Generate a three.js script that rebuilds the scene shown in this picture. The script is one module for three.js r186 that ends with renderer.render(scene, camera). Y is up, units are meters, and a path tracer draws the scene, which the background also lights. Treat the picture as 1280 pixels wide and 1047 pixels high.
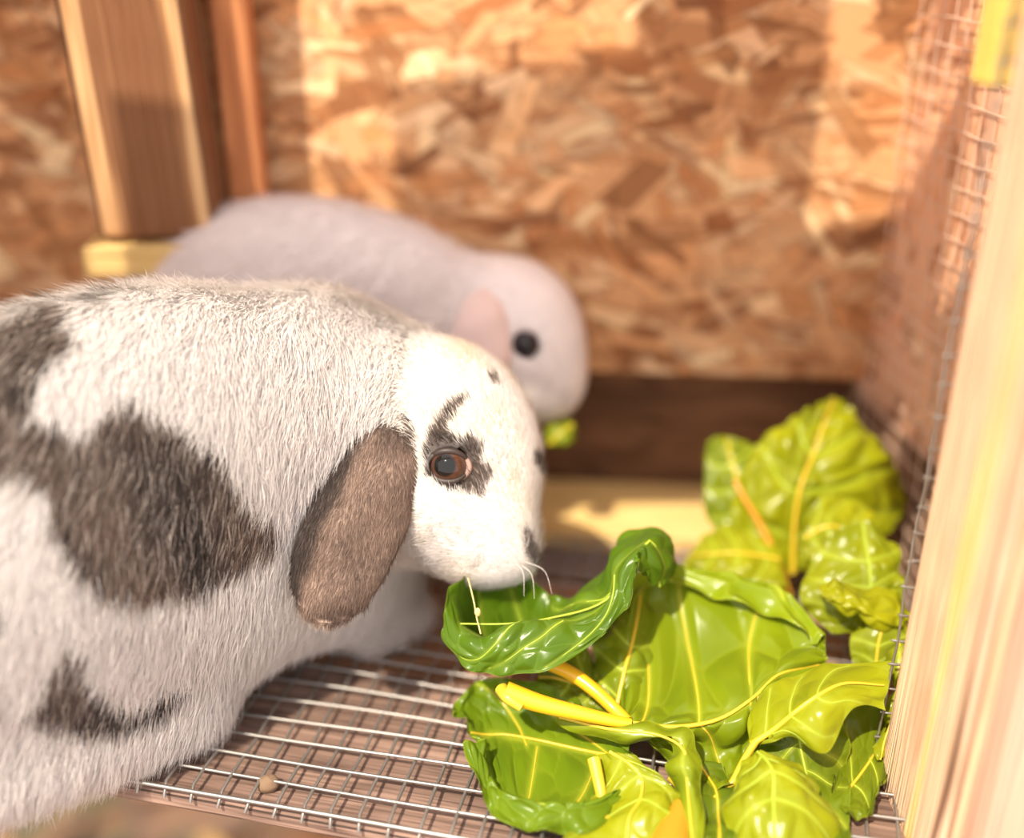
import * as THREE from 'three';
import { mergeGeometries, mergeVertices } from 'three/addons/utils/BufferGeometryUtils.js';
import { RoundedBoxGeometry } from 'three/addons/geometries/RoundedBoxGeometry.js';

// ------------------------------------------------------------------ camera, sky, sun, exposure
const PITCH = THREE.MathUtils.degToRad(24), EYE = 0.325, FPX = 1300, CX = 640, CY = 523.5;
const SINP = Math.sin(PITCH), COSP = Math.cos(PITCH);
const scene = new THREE.Scene();
const camera = new THREE.PerspectiveCamera(2 * Math.atan(CY / FPX) * 180 / Math.PI, 1280 / 1047, 0.01, 60);
camera.position.set(0, EYE, 0);
camera.rotation.set(-PITCH, 0, 0);
camera.focus = 0.448;
camera.userData.fStop = 1.6;
scene.add(camera);

const renderer = new THREE.WebGLRenderer({ antialias: true });
renderer.toneMapping = THREE.LinearToneMapping;
renderer.toneMappingExposure = 1.2;
renderer.shadowMap.enabled = true;
renderer.shadowMap.type = THREE.PCFSoftShadowMap;

const SKY_W = 64, SKY_H = 32, skyData = new Float32Array(SKY_W * SKY_H * 4);
for (let j = 0; j < SKY_H; j++) {
  const up = Math.max(0, Math.sin(((j + 0.5) / SKY_H - 0.5) * Math.PI));
  const k = Math.pow(up, 0.6), col = [1.32 - 0.08 * k, 1.22 - 0.04 * k, 1.18 + 0.02 * k];
  for (let i = 0; i < SKY_W; i++) skyData.set([col[0], col[1], col[2], 1], (j * SKY_W + i) * 4);
}
const sky = new THREE.DataTexture(skyData, SKY_W, SKY_H, THREE.RGBAFormat, THREE.FloatType);
sky.mapping = THREE.EquirectangularReflectionMapping;
sky.magFilter = THREE.LinearFilter;
sky.needsUpdate = true;
scene.background = sky;
scene.environment = sky;
scene.backgroundIntensity = scene.environmentIntensity = 1.16;

const SUN_AZ = THREE.MathUtils.degToRad(34), SUN_EL = THREE.MathUtils.degToRad(54);
const sun = new THREE.DirectionalLight(new THREE.Color(1, 0.88, 0.7), 5.4);
sun.position.set(-Math.sin(SUN_AZ) * Math.cos(SUN_EL), Math.sin(SUN_EL), Math.cos(SUN_AZ) * Math.cos(SUN_EL)).multiplyScalar(4);
sun.target.position.set(0, 0, -0.45);
sun.position.add(sun.target.position);
sun.castShadow = true;
sun.shadow.mapSize.set(4096, 4096);
Object.assign(sun.shadow.camera, { left: -0.9, right: 0.9, top: 0.9, bottom: -0.9, near: 0.1, far: 9 });
scene.add(sun, sun.target);

// ------------------------------------------------------------------ helpers
const V = (x, y, z) => new THREE.Vector3(x, y, z);
const W = (x, y, d) => V(x, y, -d);                                     // right, up, away from the viewer
function at(px, py, z) {                                                 // a pixel at a depth, as a point of the place
  const v = (py - CY) / FPX * z;
  return W((px - CX) / FPX * z, EYE - z * SINP - v * COSP, z * COSP - v * SINP);
}
const onY = (px, py, y) => at(px, py, (EYE - y) / (SINP + COSP * (py - CY) / FPX));
function rng(seed) {
  let s = seed >>> 0;
  return () => { s = (s + 0x6d2b79f5) | 0; let t = Math.imul(s ^ (s >>> 15), 1 | s); t = (t + Math.imul(t ^ (t >>> 7), 61 | t)) ^ t; return ((t ^ (t >>> 14)) >>> 0) / 4294967296; };
}
const clamp = (x, a = 0, b = 1) => Math.min(b, Math.max(a, x));
const mix = (a, b, t) => a + (b - a) * t;
const smooth = (a, b, x) => { const t = clamp((x - a) / (b - a)); return t * t * (3 - 2 * t); };
const hash3 = (x, y, z) => { let h = Math.imul(x, 374761393) ^ Math.imul(y, 668265263) ^ Math.imul(z, 2147483647 - 1274126177); h = Math.imul(h ^ (h >>> 13), 1274126177); return ((h ^ (h >>> 16)) >>> 0) / 4294967296; };
function noise3(x, y, z) {
  const ix = Math.floor(x), iy = Math.floor(y), iz = Math.floor(z);
  let fx = x - ix, fy = y - iy, fz = z - iz;
  fx = fx * fx * (3 - 2 * fx); fy = fy * fy * (3 - 2 * fy); fz = fz * fz * (3 - 2 * fz);
  const l = (dz) => mix(mix(hash3(ix, iy, iz + dz), hash3(ix + 1, iy, iz + dz), fx), mix(hash3(ix, iy + 1, iz + dz), hash3(ix + 1, iy + 1, iz + dz), fx), fy);
  return mix(l(0), l(1), fz);
}
const fbm = (x, y, z, o = 3) => { let s = 0, a = 0.5; for (let i = 0; i < o; i++, a /= 2, x *= 2.03, y *= 2.03, z *= 2.03) s += a * (noise3(x, y, z) - 0.5) * 2; return s; };

const taken = {};
function numbered(name) { const n = taken[name] = (taken[name] ?? -1) + 1; return n ? name + '_' + String(n).padStart(3, '0') : name; }
function tag(o, label, category, group, kind) {
  if (label) o.userData.label = label;
  if (category) o.userData.category = category;
  if (group) o.userData.group = group;
  if (kind) o.userData.kind = kind;
  return o;
}
function base(name, p = V(0, 0, 0), turn = 0) {
  const o = new THREE.Group();
  o.name = numbered(name); o.position.copy(p); o.rotation.y = turn;
  scene.add(o);
  return o;
}
const partNumber = new Map();
function part(name, geometry, material, parent, label) {
  const key = parent.uuid + name, n = partNumber.get(key) ?? 0;
  partNumber.set(key, n + 1);
  const m = new THREE.Mesh(geometry, material);
  m.name = n ? name + '_' + String(n).padStart(3, '0') : name;
  m.castShadow = m.receiveShadow = true;
  if (label) m.userData.label = label;
  parent.add(m);
  return m;
}

// ------------------------------------------------------------------ textures and materials
function tileNoise(px, py, seed) {                                       // value noise that repeats after px, py cells
  return (x, y) => {
    const ix = Math.floor(x), iy = Math.floor(y); let fx = x - ix, fy = y - iy;
    fx = fx * fx * (3 - 2 * fx); fy = fy * fy * (3 - 2 * fy);
    const h = (a, b) => hash3(((a % px) + px) % px, ((b % py) + py) % py, seed);
    return mix(mix(h(ix, iy), h(ix + 1, iy), fx), mix(h(ix, iy + 1), h(ix + 1, iy + 1), fx), fy);
  };
}
function woodTexture(seed, light, dark, o = {}) {                        // grain along u; light, dark in sRGB 0-255
  const w = 512, h = 256, color = new Uint8Array(w * h * 4), bump = new Uint8Array(w * h * 4);
  const a = tileNoise(6, 8, seed), b = tileNoise(4, 90, seed + 1), c = tileNoise(14, 150, seed + 2), d = tileNoise(5, 5, seed + 3);
  for (let y = 0; y < h; y++) for (let x = 0; x < w; x++) {
    const u = x / w, v = y / h, warp = a(u * 6, v * 8) - 0.5;
    const ring = 0.5 + 0.5 * Math.sin((v * (o.rings ?? 14) + warp * 1.6) * Math.PI * 2);
    const fine = b(u * 4, (v + warp * 0.02) * 90), hair = c(u * 14, v * 150), blotch = d(u * 5, v * 5);
    let t = 0.42 * ring * (o.ringDepth ?? 0.7) + 0.3 * fine + 0.22 * hair + 0.3 * (blotch - 0.4);
    let col = light.map((l, k) => mix(l, dark[k], clamp(t)));
    if (o.paint) col = o.paint(u, v, col, warp, fine, blotch);
    const i = (y * w + x) * 4;
    for (let k = 0; k < 3; k++) color[i + k] = clamp(col[k], 0, 255);
    color[i + 3] = bump[i + 3] = 255;
    bump[i] = bump[i + 1] = bump[i + 2] = 255 * clamp(1 - 0.5 * fine - 0.5 * hair * hair);
  }
  const tex = (data, srgb) => {
    const t = new THREE.DataTexture(data, w, h, THREE.RGBAFormat);
    t.wrapS = t.wrapT = THREE.RepeatWrapping; t.magFilter = THREE.LinearFilter; t.minFilter = THREE.LinearMipmapLinearFilter; t.generateMipmaps = true;
    if (srgb) t.colorSpace = THREE.SRGBColorSpace;
    t.needsUpdate = true;
    return t;
  };
  return { map: tex(color, true), bump: tex(bump, false) };
}
function woodMaterial(seed, light, dark, o = {}) {
  const { map, bump } = woodTexture(seed, light, dark, o);
  const [su, sv] = o.size ?? [0.24, 0.12];
  for (const t of [map, bump]) t.repeat.set(1 / su, 1 / sv);
  return new THREE.MeshStandardMaterial({ map, bumpMap: bump, bumpScale: o.bump ?? 0.0012, roughness: o.rough ?? 0.85 });
}
function chipBoard(seed, palette, o = {}) {                              // pressed wood strands, uv 0..1 over the sheet
  const w = 1024, h = 768, cv = document.createElement('canvas'); cv.width = w; cv.height = h;
  const g = cv.getContext('2d'), r = rng(seed);
  g.fillStyle = 'rgb(' + palette[0].join() + ')'; g.fillRect(0, 0, w, h);
  for (let i = 0; i < (o.count ?? 4600); i++) {
    const x = r() * w, y = r() * h, len = 16 + 46 * r(), wid = 6 + 18 * r() * r(), turn = (r() + r() - 1) * 1.1 + (r() < 0.2 ? 1.2 : 0);
    const c = palette[Math.floor(Math.pow(r(), 0.9) * palette.length)], k = 0.82 + 0.36 * r();
    g.save(); g.translate(x, y); g.rotate(turn);
    g.fillStyle = `rgba(${c.map((q) => Math.round(clamp(q * k, 0, 255))).join()},${0.35 + 0.45 * r()})`;
    g.beginPath();
    g.moveTo(-len / 2, -wid / 2 + r() * 4); g.lineTo(len / 2 - r() * 12, -wid / 2 - r() * 3); g.lineTo(len / 2, wid / 2 - r() * 5); g.lineTo(-len / 2 + r() * 14, wid / 2);
    g.closePath(); g.fill();
    g.strokeStyle = 'rgba(70,40,20,0.22)'; g.lineWidth = 1.2; g.stroke();
    g.restore();
  }
  o.extra?.(g, w, h, r);
  const t = new THREE.CanvasTexture(cv); t.colorSpace = THREE.SRGBColorSpace;
  return t;
}
const plain = (rgb, rough, more = {}) => new THREE.MeshStandardMaterial({ color: new THREE.Color().setRGB(...rgb), roughness: rough, ...more });

const M = {
  greyPlank: woodMaterial(11, [166, 136, 120], [84, 64, 55], { rings: 8 }),
  orangePlank: woodMaterial(23, [194, 146, 110], [104, 70, 50], { rings: 9 }),
  darkPlank: woodMaterial(31, [140, 102, 74], [66, 42, 26], { rings: 6 }),
  palePine: woodMaterial(41, [236, 206, 142], [206, 166, 98], { rings: 7, ringDepth: 0.5 }),
  yellowPine: woodMaterial(47, [246, 222, 120], [226, 190, 84], { rings: 6, ringDepth: 0.4 }),
  stud: woodMaterial(53, [226, 190, 142], [164, 108, 62], {
    rings: 4, size: [0.4, 0.064], paint: (u, v, c, warp, fine) => {
      const e = Math.abs(v - 0.52 + warp * 0.16) * 2, heart = 1 - smooth(0.5, 0.72, e + 0.25 * (fine - 0.5)), knot = 1 - smooth(0.012, 0.03, Math.hypot((u - 0.47) * 0.4, (v - 0.62) * 0.064) * 2);
      const brown = [120, 78, 48].map((q, k) => mix(c[k], q + 22 * (fine - 0.5), 0.9 * heart));
      return brown.map((q, k) => mix(q, [44, 26, 18][k], knot));
    },
  }),
  batten: woodMaterial(59, [214, 148, 98], [150, 90, 52], { rings: 4 }),
  post: woodMaterial(67, [252, 216, 180], [238, 190, 152], {
    rings: 3, size: [0.5, 0.09], rough: 0.8, bump: 0.002, paint: (u, v, c, warp, fine, blotch) => {
      const streak = Math.exp(-(((v - 0.42 + warp * 0.12) / 0.05) ** 2)) * smooth(0.1, 0.7, blotch);
      const pink = smooth(0.55, 0.75, v + warp * 0.2);
      let q = c.map((x, k) => mix(x, [246, 222, 120][k], 0.62 * streak));
      q = q.map((x, k) => mix(x, [240, 198, 174][k], 0.5 * pink));
      const split = Math.exp(-(((v - 0.665 + (warp + 0.1 * fine) * 0.09) / 0.013) ** 2));
      q = q.map((x, k) => mix(x, [104, 66, 48][k], 0.9 * split));
      const scar = Math.exp(-(((v - 0.2 + warp * 0.4) / 0.02) ** 2)) * 0.5 * blotch;
      return q.map((x, k) => mix(x, [176, 122, 92][k], scar));
    },
  }),
  jamb: woodMaterial(71, [232, 196, 172], [196, 148, 124], { rings: 2, size: [0.5, 0.16], bump: 0.002 }),
  sideWire: plain([0.66, 0.47, 0.36], 0.7),
  wire: plain([0.36, 0.34, 0.32], 0.42, { metalness: 0.75 }),
};
const OSB = [[212, 160, 112], [226, 178, 130], [200, 142, 92], [176, 118, 70], [132, 82, 46], [234, 198, 156], [152, 96, 56], [238, 202, 160]];
M.chips = new THREE.MeshStandardMaterial({
  roughness: 0.85, map: chipBoard(5, OSB, {
    extra: (g, w, h, r) => {
      const blot = (x, y, rx, ry, c, n = 7) => { g.fillStyle = c; for (let i = 0; i < n; i++) { g.beginPath(); g.ellipse(x + (r() - 0.5) * rx, y + (r() - 0.5) * ry, rx * (0.3 + 0.4 * r()), ry * (0.3 + 0.4 * r()), r() * 3, 0, 7); g.fill(); } };
      // paint drips, a plaster dab; left darkened for weathering and painted-in shade, brown blots rightward
      g.fillStyle = 'rgba(70,50,38,0.6)'; g.fillRect(0, 0, w * 0.19, h);
      for (let i = 0; i < 60; i++) blot(r() * w * 0.2, r() * h, 16 + 26 * r(), 8 + 10 * r(), `rgba(${70 + 30 * r() | 0},${50 + 20 * r() | 0},${36 + 16 * r() | 0},0.35)`, 2);
      for (let i = 0; i < 70; i++) blot(w * (0.4 + 0.5 * Math.sqrt(r())), h * (0.02 + 0.62 * r()), 14 + 30 * r(), 8 + 14 * r(), 'rgba(96,54,26,0.33)', 2);
      M.dabs = blot;
      blot(0.435 * w, 0.16 * h, 20, 62, 'rgba(214,196,190,0.62)', 9); blot(0.432 * w, 0.105 * h, 15, 22, 'rgba(244,232,220,0.8)', 6);
      blot(0.443 * w, 0.36 * h, 10, 13, 'rgba(226,204,196,0.7)', 5); blot(0.717 * w, 0.1105 * h, 10, 9, 'rgba(238,222,214,0.95)', 5);
    },
  }),
});
M.sideChips = new THREE.MeshStandardMaterial({ roughness: 0.85, map: chipBoard(9, [[232, 184, 148], [224, 168, 130], [210, 148, 110], [238, 198, 164], [196, 134, 98]], { count: 1500 }) });

function board(l, h, d, r = 0.0015) {                                    // grain (u, in metres) along the longest side
  const g = new RoundedBoxGeometry(l, h, d, 2, r), p = g.attributes.position, n = g.attributes.normal, uv = g.attributes.uv;
  const dims = [l, h, d], long = dims.indexOf(Math.max(...dims)), off = hash3(Math.round(l * 1e4), Math.round(h * 1e4), Math.round(d * 1e4));
  for (let i = 0; i < p.count; i++) {
    const q = [p.getX(i), p.getY(i), p.getZ(i)], m = [n.getX(i), n.getY(i), n.getZ(i)].map(Math.abs), face = m.indexOf(Math.max(...m));
    const others = [0, 1, 2].filter((k) => k !== face);
    if (others.includes(long)) { const b = others.find((k) => k !== long); uv.setXY(i, q[long] + off, q[b] + dims[b] / 2); }
    else uv.setXY(i, q[others[0]] * 0.3 + off, q[others[1]] + dims[others[1]] / 2);
  }
  return g;
}
function tube(points, radius, sides = 6, seg) {                          // radius: number or t => number
  const curve = new THREE.CatmullRomCurve3(points, false, 'centripetal'), n = seg ?? Math.max(2, (points.length - 1) * 4);
  const rad = typeof radius === 'function' ? radius : () => radius, g = new THREE.TubeGeometry(curve, n, 1, sides, false), p = g.attributes.position, c = V();
  for (let i = 0; i <= n; i++) {
    curve.getPointAt(i / n, c);
    for (let j = 0; j <= sides; j++) { const k = i * (sides + 1) + j, r = rad(i / n); p.setXYZ(k, mix(c.x, p.getX(k), r), mix(c.y, p.getY(k), r), mix(c.z, p.getZ(k), r)); }
  }
  const ends = [0, n].map((i) => { const s = new THREE.CircleGeometry(rad(i / n), sides), q = new THREE.Quaternion().setFromUnitVectors(V(0, 0, 1), curve.getTangentAt(i / n).multiplyScalar(i ? 1 : -1)); s.applyQuaternion(q); curve.getPointAt(i / n, c); return s.translate(c.x, c.y, c.z); });
  return mergeGeometries([g, ...ends]);
}

// ------------------------------------------------------------------ the hutch: floor, walls, frame
const YAW_FLOOR = THREE.MathUtils.degToRad(-13), YAW_BACK = THREE.MathUtils.degToRad(-5), CELL = 0.0127;
const corner = onY(479, 1030, 0);                                        // on the front edge of the wire floor
const floor = tag(base('floor', corner.clone(), YAW_FLOOR), null, null, null, 'structure');
// local axes of the floor: x along the front edge, -z inwards
{
  const spots = [[0.0012, 0.1025, M.greyPlank], [0.1065, 0.098, M.orangePlank], [0.2085, 0.11, M.greyPlank], [0.322, 0.1, M.orangePlank]];
  for (const [from, wide, m] of spots) part('plank', board(1.0, 0.009, wide, 0.003).translate(-0.02, -0.0105, -(from + wide / 2)), m, floor);
}
const meshFloor = tag(base('wire_mesh', corner.clone(), YAW_FLOOR), 'square wire mesh laid flat over the planks under the spotted rabbit', 'wire mesh');
{
  const r = rng(3), R = 0.00078, along = [], across = [];
  for (let k = 0; k <= 24; k++) {
    const pts = [], z = -k * CELL + (r() - 0.5) * 0.0006;
    for (let i = 0; i <= 40; i++) { const x = -0.36 + i * 0.0159; pts.push(V(x, 0.0012 * Math.sin(x * 21 + k * 0.4) + 0.0006 * Math.sin(i * Math.PI + k * Math.PI), z + 0.0007 * Math.sin(x * 30 + k))); }
    part('wire', tube(pts, R * (k ? 1 : 1.25), 5, 80), M.wire, meshFloor);
  }
  for (let k = -28; k <= 21; k++) {
    const pts = [], x = k * CELL + 0.002 + (r() - 0.5) * 0.0006;
    for (let i = 0; i <= 16; i++) { const z = -i * 0.0191; pts.push(V(x + 0.0008 * Math.sin(z * 25 + k), -0.0006 + 0.0012 * Math.sin(x * 21 - z * 5) + 0.0007 * (i % 2 ? 1 : -1), z)); }
    pts.unshift(V(x, -0.006, 0.0012));
    part('wire', tube(pts, R, 5, 40), M.wire, meshFloor);
  }
}
// back wall: strand board, a recessed dark plank below it
const BACK = W(0, 0, 0.612);
const back = tag(base('wall_back', BACK, YAW_BACK), null, null, null, 'structure');
{
  const sheet = new THREE.BoxGeometry(0.86, 0.62, 0.012);
  part('panel', sheet.translate(-0.07, 0.088 + 0.31, -0.004), M.chips, back);
  part('plank', board(0.86, 0.1, 0.018, 0.002).translate(-0.07, 0.036, -0.026), M.darkPlank, back);
}
const left = tag(base('wall_left', W(-0.425, 0, 0.48)), null, null, null, 'structure');
part('panel', new THREE.BoxGeometry(0.014, 0.62, 0.33).translate(0, 0.3, 0), M.sideChips, left);
const sill = tag(base('sill_board', BACK, YAW_BACK), 'pale pine board lying sunlit at the foot of the back wall', 'board');
part('board', board(0.8, 0.018, 0.074, 0.003).translate(-0.07, -0.0055, 0.022), M.palePine, sill);

// corner stud with its batten and block
const stud = tag(base('corner_stud', W(-0.196, 0.183, 0.575), THREE.MathUtils.degToRad(4)), 'rough pale stud with a dark knotty heart before the back wall', 'stud');
{
  const g = board(0.064, 0.5, 0.045, 0.007).translate(0, 0.25, 0), p = g.attributes.position;
  for (let i = 0; i < p.count; i++) { const y = p.getY(i); p.setX(i, p.getX(i) + 0.004 * Math.sin(y * 16 + 1) - y * 0.03); p.setZ(i, p.getZ(i) + 0.002 * Math.sin(y * 23)); }
  g.computeVertexNormals();
  part('timber', g, M.stud, stud);
}
const batten = tag(base('wall_batten', W(-0.15, 0.18, 0.597), THREE.MathUtils.degToRad(4)), 'narrow orange-brown batten standing right of the knotty stud', 'batten');
part('strip', board(0.02, 0.5, 0.022, 0.003).translate(0, 0.25, 0), M.batten, batten);
const block = tag(base('wooden_block', W(-0.2, 0.166, 0.578), THREE.MathUtils.degToRad(4)), 'short yellow wooden block under the foot of the knotty stud', 'block');
part('timber', board(0.075, 0.0165, 0.07, 0.002).translate(0.004, 0.0082, -0.004), M.palePine, block);

// right side: wire mesh on the post, boards behind it
const SIDE_FROM = W(0.236, 0, 0.345), SIDE_YAW = Math.atan2(-0.024, 0.255);
const side = tag(base('wall_right', SIDE_FROM, -SIDE_YAW), null, null, null, 'structure');
part('panel', new THREE.BoxGeometry(0.012, 0.7, 0.34).translate(0.014, 0.33, -0.15), M.sideChips, side);
part('plank', board(0.005, 0.09, 0.28, 0.002).translate(0.005, 0.03, -0.14), M.darkPlank, side);
const meshSide = tag(base('wire_mesh', SIDE_FROM, -SIDE_YAW), 'upright wire mesh stretched from the pale post to the back wall', 'wire mesh');
{
  const r = rng(8), R = 0.00048;
  for (let k = 0; k <= 20; k++) {
    const pts = [], z = 0.003 - k * CELL + (r() - 0.5) * 0.0008;
    for (let i = 0; i <= 20; i++) { const y = -0.012 + i * 0.024; pts.push(V(0.0007 * Math.sin(y * 30 + k * 0.5) + 0.0004 * (i % 2 ? 1 : -1), y, z)); }
    part('wire', tube(pts, R, 5, 60), M.sideWire, meshSide);
  }
  for (let k = 0; k <= 36; k++) {
    const pts = [], y = -0.008 + k * CELL;
    for (let i = 0; i <= 12; i++) { const z = 0.004 - i * 0.0205; pts.push(V(0.0007 * Math.sin(y * 30 - z * 40) - 0.0006, y + 0.0008 * Math.sin(i * 2.1 + k), z)); }
    part('wire', tube(pts, R, 5, 36), M.sideWire, meshSide);
  }
}
const meshPost = tag(base('wire_mesh', W(0.161, 0, 0.3605)), 'strip of wire mesh stapled behind the pale post, its cut wires showing along the edge', 'wire mesh');
{
  const r = rng(15);
  for (let k = 0; k < 3; k++) {
    const pts = []; for (let i = 0; i <= 44; i++) pts.push(V(0.0002 + k * CELL + 0.0004 * Math.sin(i * 0.9 + k), -0.05 + i * 0.0125, 0.0005 * Math.sin(i * 2.2)));
    part('wire', tube(pts, 0.0006, 5, 120), M.wire, meshPost);
  }
  for (let k = -3; k <= 38; k++) {
    const y = k * CELL + (r() - 0.5) * 0.002, out = -0.0010 - 0.0012 * r();
    part('wire', tube([V(out, y + 0.0012 * (r() - 0.5), 0.0012 * (r() - 0.5)), V(0.004, y, 0.0006), V(0.015, y + 0.0005, -0.0004), V(0.03, y, 0.0004)], 0.0006, 5, 14), M.wire, meshPost);
  }
}
const lath = tag(base('yellow_lath', W(0.163, 0.284, 0.376)), 'bright yellow lath end showing behind the post at the upper right corner', 'lath');
part('strip', board(0.02, 0.3, 0.018, 0.002).translate(0.0085, 0.15, 0), M.yellowPine, lath);

const post = tag(base('wooden_post', W(0.161, -0.3, 0.358), 0), 'pale weathered post with yellow streaks at the front of the hutch', 'post');
{
  const g = board(0.04, 1.1, 0.066, 0.005).translate(0.02, 0.55, 0.033), p = g.attributes.position;
  for (let i = 0; i < p.count; i++) { const y = p.getY(i); p.setX(i, p.getX(i) + 0.0015 * Math.sin(y * 13) + 0.0008 * Math.sin(y * 41)); }
  g.computeVertexNormals();
  part('timber', g, M.post, post);
}

const jamb = tag(base('front_jamb', W(0.164, -0.3, 0.289), 0), 'pinkish board fixed to the front of the pale post, at the right border', 'board');
part('board', board(0.09, 1.1, 0.02, 0.004).translate(0.045, 0.55, 0.0115), M.jamb, jamb);

// unseen boards added above the opening, cut to shape the sun patches inside
const front = tag(base('added_front_boards', W(0, 0, 0.25)), null, null, null, 'structure');
for (const [x0, x1, y0, y1] of [[-0.9, -0.43, 0.575, 1.08], [-0.405, -0.312, 0.575, 0.752], [-0.312, -0.168, 0.575, 0.857], [-0.168, -0.066, 0.575, 1.08], [-0.066, 0.035, 0.575, 0.744], [0.035, 0.068, 0.47, 0.6], [0.0, 0.04, 0.81, 1.08]])
  part('plank', board(x1 - x0, y1 - y0, 0.012, 0.001).translate((x0 + x1) / 2, (y0 + y1) / 2, 0), M.palePine, front);  // pale wood so these added boards bounce light back inside

const pellet = tag(base('pellet', onY(336, 986, -0.006)), 'small brown pellet caught between the wire mesh and the front plank', 'pellet');
{
  const g = new THREE.SphereGeometry(0.0042, 18, 14), p = g.attributes.position;
  for (let i = 0; i < p.count; i++) { const k = 1 + 0.25 * (noise3(p.getX(i) * 500 + 9, p.getY(i) * 500, p.getZ(i) * 500) - 0.5); p.setXYZ(i, p.getX(i) * k * 1.15, p.getY(i) * k * 0.95 + 0.003, p.getZ(i) * k); }
  g.computeVertexNormals();
  part('lump', g, plain([0.22, 0.14, 0.085], 0.95), pellet);
}

const ground = tag(base('ground', W(0, -0.62, 0.6)), null, null, null, 'structure');
part('soil', new THREE.BoxGeometry(6, 0.1, 6, 1, 1, 1).translate(0, -0.05, 0), plain([0.2, 0.11, 0.06], 1), ground);
{
  const r = rng(77), list = [], c = new THREE.Color(), tones = [[0.4, 0.16, 0.06], [0.4, 0.24, 0.07], [0.17, 0.09, 0.05], [0.3, 0.16, 0.08], [0.1, 0.08, 0.04], [0.14, 0.08, 0.05]];
  for (let i = 0; i < 900; i++) {
    const g = new THREE.CircleGeometry(0.02 + 0.025 * r(), 7).scale(1.5, 0.8, 1), p = g.attributes.position, t = tones[Math.floor(r() * tones.length)];
    for (let k = 0; k < p.count; k++) p.setZ(k, 0.006 * Math.sin(p.getX(k) * 90) + 60 * p.getY(k) ** 2 * 0.2);
    g.computeVertexNormals();
    g.rotateX(-Math.PI / 2 + (r() - 0.5) * 0.8).rotateY(r() * 6.28).translate((r() - 0.5) * 1.6, 0.004 + 0.014 * r(), (r() - 0.6) * 1.2);
    g.setAttribute('color', new THREE.BufferAttribute(new Float32Array(p.count * 3).map((_, k) => t[k % 3] * (0.8 + 0.3 * hash3(i, 1, 1))), 3));
    list.push(g);
  }
  const litter = new THREE.Mesh(mergeGeometries(list), new THREE.MeshStandardMaterial({ vertexColors: true, roughness: 0.9, side: THREE.DoubleSide }));
  litter.name = 'fallen_leaves'; litter.position.copy(W(0, -0.62, 0.75)); litter.castShadow = litter.receiveShadow = true;
  scene.add(tag(litter, 'orange and yellow fallen leaves on the ground below the hutch', 'leaves', null, 'stuff'));
}
//@@RABBITS
// ------------------------------------------------------------------ animals: one smooth body surface each, fur as a child
const smin = (a, b, k) => { const h = Math.max(k - Math.abs(a - b), 0) / k; return Math.min(a, b) - h * h * k * 0.25; };
function blend(list, inset) {                                            // a field from balls, tapered capsules and ellipsoids
  const q = list.map((p) => (p.r2 !== undefined ? { ...p, d: p.b.clone().sub(p.a), l2: p.b.distanceToSquared(p.a) } : p));
  return (x, y, z) => {
    let f = 1;
    for (const p of q) {
      let d;
      if (p.axes) {
        const dx = x - p.c.x, dy = y - p.c.y, dz = z - p.c.z; let k0 = 0, k1 = 0;
        for (let i = 0; i < 3; i++) { const e = p.axes[i], t = (dx * e.x + dy * e.y + dz * e.z) / p.r[i]; k0 += t * t; k1 += (t / p.r[i]) ** 2; }
        k0 = Math.sqrt(k0); d = k0 * (k0 - 1) / Math.max(1e-9, Math.sqrt(k1));
      } else {
        const dx = x - p.a.x, dy = y - p.a.y, dz = z - p.a.z, t = clamp((dx * p.d.x + dy * p.d.y + dz * p.d.z) / p.l2);
        d = Math.hypot(dx - p.d.x * t, dy - p.d.y * t, dz - p.d.z * t) - mix(p.r1, p.r2, t);
      }
      f = f === 1 ? d : smin(f, d, p.k);
    }
    return f + inset;
  };
}
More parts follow.
